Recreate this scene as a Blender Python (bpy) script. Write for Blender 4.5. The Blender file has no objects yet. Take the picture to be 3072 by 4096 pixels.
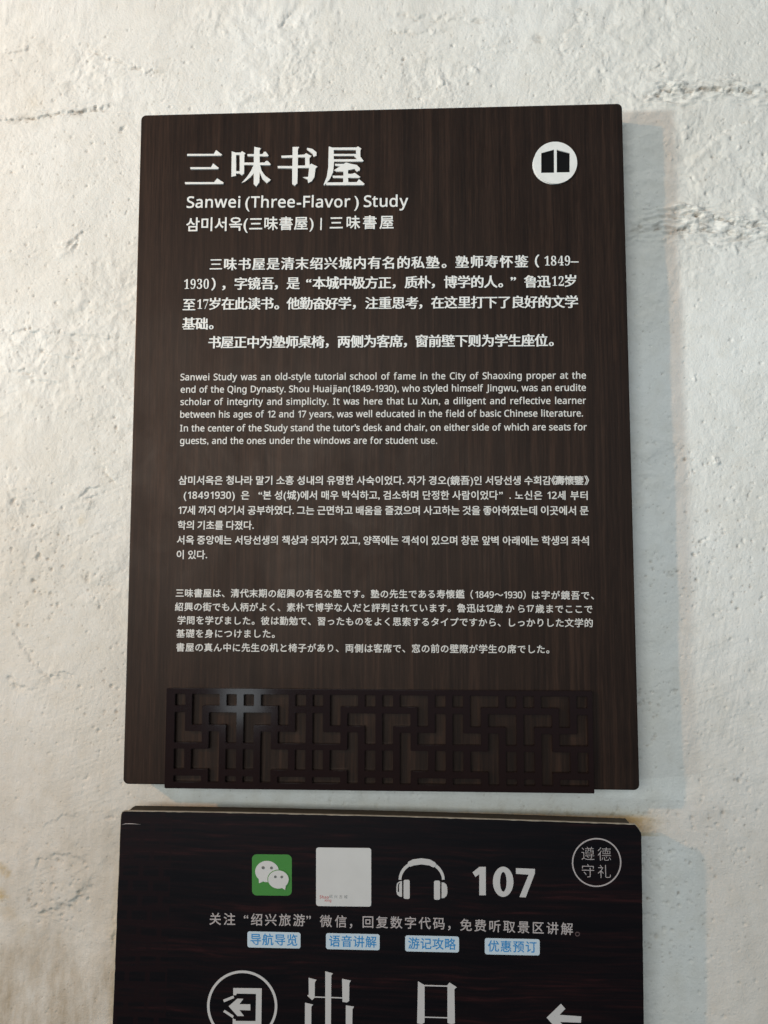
import bpy, bmesh, math, random
import numpy as np
from mathutils import Vector, Matrix
from mathutils.geometry import delaunay_2d_cdt

random.seed(7)
scene = bpy.context.scene
COL = scene.collection

# ------------------------------------------------------------------ camera
# metres; origin = middle of the upper board's face, X right, Z up, wall behind at y = 0.04
CAM = np.array([0.0451, -0.9138, -0.1656])
FPX = 3077.0                                     # focal length in photo pixels (3072 x 4096)
ra, rb, rc = -0.0808, 0.0414, -0.0028
_Rx = np.array([[1, 0, 0], [0, math.cos(ra), -math.sin(ra)], [0, math.sin(ra), math.cos(ra)]])
_Ry = np.array([[math.cos(rb), 0, math.sin(rb)], [0, 1, 0], [-math.sin(rb), 0, math.cos(rb)]])
_Rz = np.array([[math.cos(rc), -math.sin(rc), 0], [math.sin(rc), math.cos(rc), 0], [0, 0, 1]])
_A = np.array([[1, 0, 0], [0, 0, -1], [0, 1, 0]])
W2C = _Rz @ _Ry @ _Rx @ _A                       # rows: right, down, forward in world axes
cam = bpy.data.cameras.new("camera")
cam.sensor_fit = 'VERTICAL'
cam.sensor_height = 32.0
cam.sensor_width = 24.0
cam.lens = FPX / 4096 * 32.0
cam.clip_start = 0.02
cam.clip_end = 100
camo = bpy.data.objects.new("camera", cam)
COL.objects.link(camo)
m = Matrix.Identity(4)
for i in range(3):
    m[i][0] = W2C[0][i]
    m[i][1] = -W2C[1][i]
    m[i][2] = -W2C[2][i]
    m[i][3] = CAM[i]
camo.matrix_world = m
scene.camera = camo


def at(px, py, Y):
    """world point of a measured photo point on the plane y = Y"""
    d = np.array([(px - 1536) / FPX, (py - 2048) / FPX, 1.0]) @ W2C
    t = (Y - CAM[1]) / d[1]
    return CAM + d * t


# ------------------------------------------------------------------ light
world = bpy.data.worlds.new("World")
scene.world = world
world.use_nodes = True
bg = world.node_tree.nodes["Background"]
# open surroundings at eye level all round, darker roof above and floor below
wn, wk = world.node_tree.nodes, world.node_tree.links
gen = wn.new("ShaderNodeTexCoord")
sepx = wn.new("ShaderNodeSeparateXYZ")
wk.new(gen.outputs["Generated"], sepx.inputs[0])
wr = wn.new("ShaderNodeValToRGB")
wr.color_ramp.interpolation = 'EASE'
e = wr.color_ramp.elements
BASE, BAND = 0.03, 0.30
tint = (0.78, 1.0, 1.25)
for p, v in ((0.0, BASE), (0.30, BASE), (0.47, BAND), (0.60, BAND), (0.80, BASE), (1.0, BASE)):
    x = e[0] if p == 0.0 else e[1] if p == 1.0 else e.new(p)
    x.color = [v * t for t in tint] + [1]
e[len(e) - 1].position = 1.0
mr = wn.new("ShaderNodeMapRange")
mr.inputs[1].default_value = -1
mr.inputs[2].default_value = 1
wk.new(sepx.outputs[2], mr.inputs[0])
wk.new(mr.outputs[0], wr.inputs[0])
wk.new(wr.outputs[0], bg.inputs[0])
bg.inputs[1].default_value = 1.0

scene.view_settings.view_transform = 'Standard'
scene.view_settings.look = 'None'
scene.view_settings.exposure = 0.0
scene.view_settings.gamma = 1.0


def aim(o, target):
    d = Vector(target) - o.location
    o.rotation_euler = d.to_track_quat('-Z', 'Y').to_euler()


def spot(name, loc, target, power, color, radius, half_deg, blend):
    l = bpy.data.lights.new(name, 'SPOT')
    l.energy = power
    l.color = color
    l.shadow_soft_size = radius
    l.spot_size = math.radians(2 * half_deg)
    l.spot_blend = blend
    o = bpy.data.objects.new(name, l)
    COL.objects.link(o)
    o.location = loc
    aim(o, target)
    return o


# cool daylight coming in from the left, its lower edge cut off across the wall
spot("daylight_lamp", (-7.8, -3.96, -1.0), (1.25, 0.04, 1.62), 2100, (0.80, 0.95, 1.0), 0.30, 10.9, 0.15)
# warm lamp to the left, above
l = bpy.data.lights.new("warm_lamp", 'POINT')
l.energy = 70
l.color = (1.0, 0.55, 0.26)
l.shadow_soft_size = 0.035
o = bpy.data.objects.new("warm_lamp", l)
COL.objects.link(o)
o.location = (-1.78, -1.28, 0.62)
# broad unseen fill lamp in front, added to brighten the strip between the boards
l = bpy.data.lights.new("front_fill_lamp", 'AREA')
l.shape = 'RECTANGLE'
l.size = 2.6
l.size_y = 1.2
l.energy = 90
l.color = (0.90, 0.98, 0.99)
o = bpy.data.objects.new("front_fill_lamp", l)
COL.objects.link(o)
o.location = (-1.1, -4.0, 0.50)
aim(o, (0, 0, 0))
# small bright opening seen back in the glossy lattice
l = bpy.data.lights.new("doorway_lamp", 'AREA')
l.shape = 'RECTANGLE'
l.size = 0.18
l.size_y = 0.20
l.energy = 0.62
l.color = (0.85, 0.95, 1.0)
o = bpy.data.objects.new("doorway_lamp", l)
COL.objects.link(o)
o.location = (-0.77, -2.74, -0.74)
aim(o, (-0.13, 0, -0.33))


# ------------------------------------------------------------------ noise helpers
def _hash(ix, iy, seed):
    h = (ix.astype(np.int64) * 374761393 + iy.astype(np.int64) * 668265263 + seed * 974711) & 0xffffffff
    h = ((h ^ (h >> 13)) * 1274126177) & 0xffffffff
    h = (h ^ (h >> 16)) & 0xffffffff
    return h


def perlin(x, y, seed=0):
    ix = np.floor(x)
    iy = np.floor(y)
    fx = (x - ix).astype(np.float32)
    fy = (y - iy).astype(np.float32)
    ix = ix.astype(np.int64)
    iy = iy.astype(np.int64)
    u = fx * fx * fx * (fx * (fx * 6 - 15) + 10)
    v = fy * fy * fy * (fy * (fy * 6 - 15) + 10)

    def g(dx, dy):
        a = _hash(ix + dx, iy + dy, seed).astype(np.float32) * np.float32(2 * math.pi / 4294967296.0)
        return np.cos(a) * (fx - dx) + np.sin(a) * (fy - dy)
    n0 = g(0, 0) * (1 - u) + g(1, 0) * u
    n1 = g(0, 1) * (1 - u) + g(1, 1) * u
    return (n0 * (1 - v) + n1 * v) * 1.4


def fbm(x, y, lam, octs, seed, gain=0.5):
    s = 0
    a = 1.0
    for k in range(octs):
        s = s + a * perlin(x / lam + 13.7 * k, y / lam - 7.3 * k, seed + k)
        lam *= 0.5
        a *= gain
    return s


def cells(x, y, lam, seed, density, rmin, rmax):
    """sparse round spots: returns distance/radius to the nearest spot (clipped at 2) and a random per spot"""
    gx = x / lam
    gy = y / lam
    ix = np.floor(gx).astype(np.int64)
    iy = np.floor(gy).astype(np.int64)
    best = np.full(x.shape, 2.0, np.float32)
    for dx in (-1, 0, 1):
        for dy in (-1, 0, 1):
            cx, cy = ix + dx, iy + dy
            h = _hash(cx, cy, seed)
            a = (h & 1023) / 1023.0
            b = ((h >> 10) & 1023) / 1023.0
            c = ((h >> 20) & 4095) / 4095.0
            r = (rmin + (rmax - rmin) * ((c / density) ** 2)) / lam
            d = np.hypot(gx - cx - a, gy - cy - b) / r
            d = np.where(c < density, d, 2.0)
            best = np.minimum(best, d.astype(np.float32))
    return best


def sstep(a, b, x):
    t = np.clip((x - a) / (b - a), 0, 1)
    return t * t * (3 - 2 * t)


# ------------------------------------------------------------------ materials
def mat(name):
    m = bpy.data.materials.new(name)
    m.use_nodes = True
    return m, m.node_tree.nodes, m.node_tree.links, m.node_tree.nodes["Principled BSDF"]


def plain(name, col, rough=0.5, spec=0.5, noise=0.0, scale=300, bump=0.0):
    m, N, L, P = mat(name)
    P.inputs["Roughness"].default_value = rough
    P.inputs["Specular IOR Level"].default_value = spec
    if noise > 0:
        tc = N.new("ShaderNodeTexCoord")
        n = N.new("ShaderNodeTexNoise")
        n.inputs["Scale"].default_value = scale
        n.inputs["Detail"].default_value = 4
        L.new(tc.outputs["Object"], n.inputs["Vector"])
        r = N.new("ShaderNodeMixRGB")
        r.inputs[1].default_value = [c * (1 - noise) for c in col] + [1]
        r.inputs[2].default_value = [min(1, c * (1 + noise)) for c in col] + [1]
        L.new(n.outputs[0], r.inputs[0])
        L.new(r.outputs[0], P.inputs["Base Color"])
        if bump:
            b = N.new("ShaderNodeBump")
            b.inputs["Strength"].default_value = 0.5
            b.inputs["Distance"].default_value = bump
            L.new(n.outputs[0], b.inputs["Height"])
            L.new(b.outputs[0], P.inputs["Normal"])
    else:
        P.inputs["Base Color"].default_value = list(col) + [1]
    return m


def tex(N, L, co, scale3, scale, detail, rough=0.5, dist=0.0, off=(0, 0, 0)):
    mp = N.new("ShaderNodeMapping")
    mp.inputs["Scale"].default_value = scale3
    mp.inputs["Location"].default_value = off
    L.new(co, mp.inputs["Vector"])
    n = N.new("ShaderNodeTexNoise")
    n.inputs["Scale"].default_value = scale
    n.inputs["Detail"].default_value = detail
    n.inputs["Roughness"].default_value = rough
    n.inputs["Distortion"].default_value = dist
    L.new(mp.outputs[0], n.inputs["Vector"])
    return n.outputs[0]


def ramp(N, L, src, stops):
    r = N.new("ShaderNodeValToRGB")
    e = r.color_ramp.elements
    e[0].position, e[0].color = stops[0][0], list(stops[0][1]) + [1]
    e[1].position, e[1].color = stops[-1][0], list(stops[-1][1]) + [1]
    for p, c in stops[1:-1]:
        x = e.new(p)
        x.color = list(c) + [1]
    L.new(src, r.inputs[0])
    return r.outputs[0]


def mix(N, L, fac, a, b, mode='MIX'):
    n = N.new("ShaderNodeMixRGB")
    n.blend_type = mode
    for i, v in ((0, fac), (1, a), (2, b)):
        if isinstance(v, (int, float)):
            n.inputs[i].default_value = v
        elif isinstance(v, tuple):
            n.inputs[i].default_value = list(v) + [1]
        else:
            L.new(v, n.inputs[i])
    return n.outputs[0]


def wood_board_material():
    """brown laminate with straight vertical grain"""
    m, N, L, P = mat("brown_wood_laminate")
    tc = N.new("ShaderNodeTexCoord").outputs["Object"]
    wide = tex(N, L, tc, (1, 1, 0.018), 120, 3, 0.55)
    fine = tex(N, L, tc, (1, 1, 0.02), 300, 4, 0.6, 0.0, (3, 0, 1))
    fibre = tex(N, L, tc, (1, 1, 0.045), 900, 2, 0.5)
    s = mix(N, L, 0.5, wide, fine)
    s = mix(N, L, 0.25, s, fibre)
    c = ramp(N, L, s, [(0.38, (0.0060, 0.0040, 0.0036)), (0.5, (0.0150, 0.0088, 0.0066)), (0.62, (0.034, 0.0185, 0.0125))])
    blot = tex(N, L, tc, (1, 1, 0.6), 9, 3)
    c = mix(N, L, mix(N, L, 1.0, blot, (0.35, 0.35, 0.35), 'MULTIPLY'), c, (0.0105, 0.0078, 0.0078))
    L.new(c, P.inputs["Base Color"])
    sm = tex(N, L, tc, (1, 1, 0.7), 14, 5, 0.65, 0.6)
    rr_ = N.new("ShaderNodeMapRange")
    rr_.inputs[1].default_value = 0.3
    rr_.inputs[2].default_value = 0.7
    rr_.inputs[3].default_value = 0.36
    rr_.inputs[4].default_value = 0.54
    L.new(sm, rr_.inputs[0])
    L.new(rr_.outputs[0], P.inputs["Roughness"])
    P.inputs["Specular IOR Level"].default_value = 0.22
    P.inputs["Specular Tint"].default_value = (1.0, 0.74, 0.60, 1)
    dust = ramp(N, L, tex(N, L, tc, (1, 1, 1), 1100, 2, 0.5, 0, (4, 4, 4)), [(0.74, (0, 0, 0)), (0.80, (0.35, 0.35, 0.35))])
    c = mix(N, L, dust, c, (0.20, 0.17, 0.15))
    L.new(c, P.inputs["Base Color"])
    b = N.new("ShaderNodeBump")
    b.inputs["Strength"].default_value = 0.35
    b.inputs["Distance"].default_value = 0.0004
    L.new(fine, b.inputs["Height"])
    L.new(b.outputs[0], P.inputs["Normal"])
    return m


def print_wood_material():
    """printed dark wood image with red horizontal streaks and a faint printed lattice strip on its left"""
    m, N, L, P = mat("dark_red_grain_print")
    tc = N.new("ShaderNodeTexCoord").outputs["Object"]
    wob = tex(N, L, tc, (1, 1, 1), 5, 2)
    wv = N.new("ShaderNodeVectorMath")
    wv.operation = 'SCALE'
    wv.inputs[3].default_value = 0.022
    L.new(wob, wv.inputs[0])
    add = N.new("ShaderNodeVectorMath")
    add.operation = 'ADD'
    L.new(tc, add.inputs[0])
    L.new(wv.outputs[0], add.inputs[1])
    tcw = add.outputs[0]
    band = tex(N, L, tcw, (0.05, 1, 1), 60, 4, 0.6)
    streak = tex(N, L, tcw, (0.04, 1, 1), 260, 4, 0.6, 0, (1, 2, 5))
    s = mix(N, L, 0.55, band, streak)
    c = ramp(N, L, s, [(0.40, (0.0022, 0.0017, 0.0026)), (0.50, (0.0045, 0.0026, 0.0034)), (0.57, (0.0085, 0.0034, 0.0040)),
                       (0.68, (0.026, 0.0075, 0.0078))])
    # printed lattice strip
    br = N.new("ShaderNodeTexBrick")
    br.inputs["Scale"].default_value = 1.0
    br.inputs["Brick Width"].default_value = 0.0235
    br.inputs["Row Height"].default_value = 0.0165
    br.inputs["Mortar Size"].default_value = 0.0030
    br.inputs["Color1"].default_value = (0, 0, 0, 1)
    br.inputs["Color2"].default_value = (0, 0, 0, 1)
    br.inputs["Mortar"].default_value = (1, 1, 1, 1)
    mp = N.new("ShaderNodeMapping")
    mp.inputs["Rotation"].default_value = (math.radians(90), 0, 0)
    L.new(tc, mp.inputs[0])
    L.new(mp.outputs[0], br.inputs["Vector"])
    sx = N.new("ShaderNodeSeparateXYZ")
    L.new(tc, sx.inputs[0])
    lt = N.new("ShaderNodeMath")
    lt.operation = 'LESS_THAN'
    lt.inputs[1].default_value = -0.236
    L.new(sx.outputs[0], lt.inputs[0])
    f = mix(N, L, 1.0, br.outputs["Color"], lt.outputs[0], 'MULTIPLY')
    f = mix(N, L, 1.0, f, (0.8, 0.8, 0.8), 'MULTIPLY')
    c = mix(N, L, f, c, (0.0078, 0.0030, 0.0036))
    dust = ramp(N, L, tex(N, L, tc, (1, 1, 1), 900, 2), [(0.72, (0, 0, 0)), (0.8, (1, 1, 1))])
    c = mix(N, L, mix(N, L, 1.0, dust, (0.10, 0.10, 0.10), 'MULTIPLY'), c, (0.25, 0.22, 0.2))
    L.new(c, P.inputs["Base Color"])
    P.inputs["Roughness"].default_value = 0.42
    P.inputs["Specular IOR Level"].default_value = 0.16
    return m


def wall_material():
    m, N, L, P = mat("limewashed_plaster")
    tc = N.new("ShaderNodeTexCoord").outputs["Object"]
    at_ = N.new("ShaderNodeAttribute")
    at_.attribute_name = "soil"
    sep = N.new("ShaderNodeSeparateColor")
    L.new(at_.outputs["Color"], sep.inputs[0])
    big = tex(N, L, tc, (1, 1, 1), 4, 4)
    c = ramp(N, L, big, [(0.3, (0.69, 0.66, 0.595)), (0.7, (0.76, 0.75, 0.705))])
    mid = tex(N, L, tc, (1, 1, 1), 45, 5, 0.6)
    c = mix(N, L, ramp(N, L, mid, [(0.46, (0, 0, 0)), (0.72, (0.34, 0.34, 0.34))]), c, (0.62, 0.58, 0.50))
    fine = tex(N, L, tc, (1, 1, 1), 420, 5, 0.65)
    sp = ramp(N, L, fine, [(0.63, (0, 0, 0)), (0.78, (0.5, 0.5, 0.5))])
    c = mix(N, L, sp, c, (0.40, 0.37, 0.32))
    crk = mix(N, L, 1.0, sep.outputs[0], ramp(N, L, tex(N, L, tc, (0.35, 1, 1), 260, 5, 0.7), [(0.35, (0.15, 0.15, 0.15)), (0.6, (1, 1, 1))]), 'MULTIPLY')
    c = mix(N, L, crk, c, (0.22, 0.165, 0.115))
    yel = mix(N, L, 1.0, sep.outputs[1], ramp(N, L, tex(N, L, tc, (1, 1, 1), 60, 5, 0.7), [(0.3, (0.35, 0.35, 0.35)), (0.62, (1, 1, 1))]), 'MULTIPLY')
    c = mix(N, L, yel, c, (0.50, 0.36, 0.15))  # yellow stains, plus the painted warm light above the lower sign
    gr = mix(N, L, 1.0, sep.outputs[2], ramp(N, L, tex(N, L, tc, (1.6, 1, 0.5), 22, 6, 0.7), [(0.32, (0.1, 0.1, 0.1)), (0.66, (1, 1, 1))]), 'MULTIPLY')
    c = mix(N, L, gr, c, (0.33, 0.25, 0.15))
    L.new(c, P.inputs["Base Color"])
    P.inputs["Roughness"].default_value = 0.85
    P.inputs["Specular IOR Level"].default_value = 0.25
    b = N.new("ShaderNodeBump")
    b.inputs["Strength"].default_value = 0.6
    b.inputs["Distance"].default_value = 0.0015
    L.new(fine, b.inputs["Height"])
    L.new(b.outputs[0], P.inputs["Normal"])
    return m


M = dict(
    wall=wall_material(),
    wood=wood_board_material(),
    printw=print_wood_material(),
    edge=plain("brown_laminate_edge", (0.018, 0.012, 0.010), 0.5, 0.3),
    lattice=plain("glossy_dark_brown_plastic", (0.0115, 0.0052, 0.0042), 0.105, 0.24, 0.15, 60),
    letter=plain("white_acrylic_letters", (0.72, 0.71, 0.67), 0.42, 0.5, 0.10, 140, 0.0002),
    letter2=plain("duller_white_acrylic_letters", (0.60, 0.575, 0.53), 0.45, 0.5, 0.22, 160, 0.0003),  # darker, more uneven white for the smaller lettering
    black=plain("black_film", (0.0025, 0.002, 0.002), 0.5, 0.15),
    core=plain("cream_foam_board", (0.36, 0.32, 0.25), 0.7, 0.3, 0.35, 200),
    back=plain("olive_dusty_board_edge", (0.050, 0.040, 0.026), 0.8, 0.2, 0.35, 90),
    pwhite=plain("printed_white", (0.50, 0.49, 0.475), 0.5, 0.2, 0.04, 80),
    pcard=plain("printed_card_white", (0.56, 0.56, 0.54), 0.5, 0.2, 0.05, 60),
    pcap=plain("printed_pinkish_white", (0.40, 0.365, 0.355), 0.5, 0.2),
    pdim=plain("printed_faded_mark", (0.10, 0.07, 0.07), 0.5, 0.2),
    green=plain("printed_green", (0.055, 0.215, 0.045), 0.5, 0.2, 0.06, 60),
    grey=plain("printed_grey", (0.14, 0.145, 0.135), 0.5, 0.2),
    blue=plain("printed_blue", (0.035, 0.23, 0.50), 0.5, 0.2),
    pale=plain("printed_pale_blue", (0.50, 0.60, 0.66), 0.5, 0.2),
    red=plain("printed_red", (0.42, 0.04, 0.03), 0.5, 0.2),
    ink=plain("printed_black_ink", (0.03, 0.03, 0.03), 0.5, 0.2),
    vinyl=plain("printed_near_black", (0.0035, 0.0025, 0.0033), 0.45, 0.16),
)


# ------------------------------------------------------------------ object helpers
def link(name, me, parent=None, material=None):
    o = bpy.data.objects.new(name, me)
    COL.objects.link(o)
    if parent is not None:
        o.parent = parent
    if material is not None and me is not None and not me.materials:
        me.materials.append(material)
    return o


def empty(name, loc, rot_y=0.0, **props):
    o = bpy.data.objects.new(name, None)
    o.empty_display_size = 0.05
    COL.objects.link(o)
    o.location = loc
    o.rotation_euler = (0, rot_y, 0)
    for k, v in props.items():
        o[k] = v
    return o


def curve_mesh(name, loops, depth, bevel=0.0, oriented=False):
    """closed 2D loops (x, z) -> solid of the given depth, front at local y = -depth, back at y = 0"""
    pts, edges, segs = [], [], []
    for lp, sg in ([(q, 1) for q in loops if len(q) > 2] if oriented else orient(loops)):
        n0, n = len(pts), len(lp)
        lp = lp if sg > 0 else lp[::-1]
        pts += [Vector(q) for q in lp]
        edges += [(n0 + i, n0 + (i + 1) % n) for i in range(n)]
        segs += [(lp[i], lp[(i + 1) % n]) for i in range(n)]
    V, E_, F_, _a, _b, _c = delaunay_2d_cdt(pts, edges, [], 0, 1e-7)
    P = np.array([(v[0], v[1]) for v in V])
    S = np.array(segs)                                       # n, 2, 2
    T = np.array([f[:3] for f in F_ if len(f) == 3]).reshape(-1, 3)
    C = P[T].mean(1)
    # winding number of every triangle's middle
    y0, y1 = S[:, 0, 1][None], S[:, 1, 1][None]
    x0, x1 = S[:, 0, 0][None], S[:, 1, 0][None]
    cy, cx = C[:, 1][:, None], C[:, 0][:, None]
    with np.errstate(divide='ignore', invalid='ignore'):
        xi = x0 + (cy - y0) * (x1 - x0) / (y1 - y0)
    up = (y0 <= cy) & (y1 > cy) & (xi > cx)
    dn = (y1 <= cy) & (y0 > cy) & (xi > cx)
    T = T[(up.sum(1) - dn.sum(1)) > 0]
    p = P[T]
    ar = np.cross(p[:, 1] - p[:, 0], p[:, 2] - p[:, 0])
    T[ar < 0] = T[ar < 0][:, ::-1]
    n = len(P)
    hard = {}
    for t in T.tolist():
        for e in ((t[0], t[1]), (t[1], t[2]), (t[2], t[0])):
            hard[e] = 1
    side = [(a, b) for a, b in hard if (b, a) not in hard]
    # seen from the viewer (from -y) x runs right and z up: counter-clockwise faces point at the viewer
    faces = [tuple(t) for t in T.tolist()] + [(t[2] + n, t[1] + n, t[0] + n) for t in T.tolist()]
    faces += [(b, a, a + n, b + n) for a, b in side]
    co = [(q[0], -depth, q[1]) for q in P] + [(q[0], 0.0, q[1]) for q in P]
    me = bpy.data.meshes.new(name)
    me.from_pydata(co, [], faces)
    bm = bmesh.new()
    bm.from_mesh(me)
    bmesh.ops.delete(bm, geom=[v for v in bm.verts if not v.link_faces], context='VERTS')
    bm.to_mesh(me)
    bm.free()
    return me


def inside(q, lp):
    r = False
    x, y = q
    for i in range(len(lp)):
        (ax, ay), (bx, by) = lp[i - 1], lp[i]
        if (ay > y) != (by > y) and x < ax + (y - ay) * (bx - ax) / (by - ay):
            r = not r
    return r


def orient(loops):
    """yield (loop, +1) when its points already run the right way: outer loops left-handed, holes the other way"""
    res = []
    for i, lp in enumerate(loops):
        if len(lp) < 3:
            continue
        d = sum(inside(lp[0], o) for k, o in enumerate(loops) if k != i)
        want = 1 if d % 2 == 0 else -1
        res.append((lp, 1 if area(lp) * want > 0 else -1))
    return res


_out = {}


def load_outlines(chars):
    """outlines of all characters from Blender's built-in font, one per text line; em units, font winding kept"""
    chars = [c for c in chars if c != ' ' and c not in _out]
    if not chars:
        return
    cu = bpy.data.curves.new("tmp", 'FONT')
    cu.body = "\n".join(chars)
    cu.space_line = 4.0
    cu.resolution_u = 3
    cu.fill_mode = 'NONE'
    ob = bpy.data.objects.new("tmp", cu)
    me = ob.to_mesh()
    n = len(me.vertices)
    co = np.empty(n * 3)
    me.vertices.foreach_get("co", co)
    co = co.reshape(-1, 3)
    ed = np.empty(len(me.edges) * 2, np.int32)
    me.edges.foreach_get("vertices", ed)
    ob.to_mesh_clear()
    bpy.data.objects.remove(ob)
    bpy.data.curves.remove(cu)
    nb = {}
    for a, b in ed.reshape(-1, 2).tolist():
        nb.setdefault(a, []).append(b)
        nb.setdefault(b, []).append(a)
    for c in chars:
        _out[c] = []
    seen = set()
    for s in sorted(nb):
        if s in seen:
            continue
        lp, prev, cur = [], None, s
        while cur not in seen:
            seen.add(cur)
            lp.append(co[cur])
            nx = sorted(q for q in nb[cur] if q != prev and q not in seen)
            if not nx:
                break
            prev, cur = cur, nx[0]
        k = int(round((0.35 - np.mean([q[1] for q in lp])) / 4.0))
        cl = []
        for q in lp:
            q = (float(q[0]), float(q[1]) + 4.0 * k)
            if not cl or math.hypot(q[0] - cl[-1][0], q[1] - cl[-1][1]) > 1e-4:
                cl.append(q)
        if len(cl) > 2 and math.hypot(cl[0][0] - cl[-1][0], cl[0][1] - cl[-1][1]) < 1e-4:
            cl.pop()
        if len(cl) > 2:
            _out[chars[k]].append(cl)
    for c in chars:
        l = _out[c]
        if l and area(max(l, key=lambda q: abs(area(q)))) < 0:
            _out[c] = [q[::-1] for q in l]


def outline(ch):
    if ch == ' ':
        return []
    if ch not in _out:
        load_outlines([ch])
    return _out[ch]


def area(lp):
    return 0.5 * sum(lp[i - 1][0] * lp[i][1] - lp[i][0] * lp[i - 1][1] for i in range(len(lp)))


def embolden(loops, ax, ay):
    """move each outline point outwards, by ax sideways and ay up and down"""
    if not loops or (ax == 0 and ay == 0):
        return loops
    sgn = 1
    res = []
    for lp in loops:
        n = len(lp)
        q = []
        for i in range(n):
            p0, p1, p2 = lp[i - 1], lp[i], lp[(i + 1) % n]
            e1 = np.array([p1[0] - p0[0], p1[1] - p0[1]])
            e2 = np.array([p2[0] - p1[0], p2[1] - p1[1]])
            n1 = np.array([e1[1], -e1[0]]) / (np.hypot(*e1) + 1e-12)
            n2 = np.array([e2[1], -e2[0]]) / (np.hypot(*e2) + 1e-12)
            b = n1 + n2
            b = b / max(np.dot(b, n1), 0.55) if np.hypot(*b) > 1e-6 else n1
            q.append((p1[0] + sgn * b[0] * ax, p1[1] + sgn * b[1] * ay))
        res.append(q)
    return res


def plainface(text, kind='sans'):
    """swap ASCII letters and digits for the upright sans / bold serif alphabets of the built-in maths font"""
    U, l_, D = {'sans': (0x1D5A0, 0x1D5BA, 0x1D7E2), 'sansbold': (0x1D5D4, 0x1D5EE, 0x1D7EC), 'serif': (0x1D400, 0x1D41A, 0x1D7CE)}[kind]
    r = ''
    for c in text:
        if 'A' <= c <= 'Z':
            c = chr(U + ord(c) - 65)
        elif 'a' <= c <= 'z':
            c = chr(l_ + ord(c) - 97)
        elif '0' <= c <= '9':
            c = chr(D + ord(c) - 48)
        r += c
    return r


def is_cjk(ch):
    return 0x2E00 < ord(ch) < 0x1D000 or ch in '“”'


NARROW = {' ': 0.30}
_adv = {}


def metrics(ch):
    if ch in _adv:
        return _adv[ch]
    lps = outline(ch)
    if not lps:
        r = (0.0, 0.0)
    else:
        xs = [p[0] for l in lps for p in l]
        r = (min(xs), max(xs))
    _adv[ch] = r
    return r


_gm = {}


def glyph_mesh(ch, style, material):
    k = (ch, style, material.name)
    if k in _gm:
        return _gm[k]
    ax, ay, depth, bevel = STYLES[style]
    dense = sum(len(l) for l in outline(ch))
    f = 1.0 if is_cjk(ch) else 1.0
    if is_cjk(ch) and dense > 230:
        f = 0.35
    me = curve_mesh("character", embolden(outline(ch), ax * f, ay * f), depth, bevel, True)
    me.materials.append(material)
    _gm[k] = me
    return me


# style: sideways embolden, vertical embolden, depth, bevel  (all per em)
STYLES = {
    'song': (0.027, 0.006, 0.040, 0.0),
    'songnum': (-0.010, -0.004, 0.040, 0.0),
    'sub': (0.014, 0.014, 0.035, 0.0),
    'latin': (0.012, 0.012, 0.045, 0.0),
    'korean': (0.016, 0.014, 0.050, 0.0),
    'kana': (0.014, 0.014, 0.050, 0.0),
    'flat': (0.010, 0.010, 0.008, 0.0),
    'flatthin': (-0.012, -0.012, 0.008, 0.0),
    'flatheavy': (0.052, 0.030, 0.003, 0.0),
}


class Face:
    """a board face: converts measured points to the board's own x, z"""
    def __init__(self, parent, Y, rot=0.0):
        self.parent, self.Y, self.rot = parent, Y, rot

    def loc(self, px, py):
        w = at(px, py, self.Y)
        p = Vector(w) - self.parent.location
        c, s = math.cos(-self.rot), math.sin(-self.rot)
        # inverse of rotation about Y
        x = c * p.x + s * p.z
        z = -s * p.x + c * p.z
        return (x, z)


def bearing(ch, side):
    """blank to the left (0) or right (1) of a Latin character, em"""
    o = ord(ch)
    for base, A in ((0x1D5A0, 65), (0x1D5BA, 97), (0x1D7E2, 48)):
        if base <= o < base + 26:
            o = o - base + A
            break
    c = chr(o) if o < 128 else ch
    if o >= 0x1D7CE:
        return 0.02
    if c == '1':
        return 0.11
    if side == 0:
        return 0.088 if c in "BDEFHIKLMNPRUbhiklmnpru" else 0.052 if c in "CGOQcdegoqa0689" else 0.06 if c in "1.,'()-:" else 0.022
    return 0.082 if c in "HIMNJUdhilmnuaqg" else 0.052 if c in "BDOPQbeops0869" else 0.05 if c in "1.,'()-:" else 0.018


def is_serif_digit(c):
    return 0x1D7CE <= ord(c) <= 0x1D7D7


def squeeze(c, style):
    return 0.80 if is_serif_digit(c) else 0.95 if (style == 'latin' and not is_cjk(c)) else 1.0


def token_layout(text, width, em, latin_scale=1.0, style=''):
    """positions (metres) of the characters so that the ink spans exactly `width`"""
    ink = [tuple(v * squeeze(c, style) for v in metrics(c)) for c in text]
    scale = [em * (1.0 if is_cjk(c) else latin_scale) for c in text]
    pos, x = [], 0.0
    for i, c in enumerate(text):
        if c == ' ':
            pos.append(x)
            x += 0.26 * scale[i]
        elif is_cjk(c):
            pos.append(x)
            x += (0.92 if 0xAC00 <= ord(c) <= 0xD7A3 else 1.0) * em
        else:
            x += bearing(c, 0) * scale[i]
            pos.append(x - ink[i][0] * scale[i])
            x += (ink[i][1] - ink[i][0] + bearing(c, 1)) * scale[i]
    first = pos[0] + ink[0][0] * scale[0]
    last = pos[-1] + ink[-1][1] * scale[-1]
    slack = width - (last - first)
    n = len(text) - 1
    if n > 0:
        heavy = 14.0 if slack > 0 and not any(is_cjk(c) for c in text) else 2.0
        gaps = np.array([heavy if text[i] == ' ' else 1.0 for i in range(n)])
        gaps = gaps / gaps.sum() * slack
        pos = [p + c for p, c in zip(pos, np.concatenate([[0], np.cumsum(gaps)]))]
    return [p - first for p in pos], scale


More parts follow.
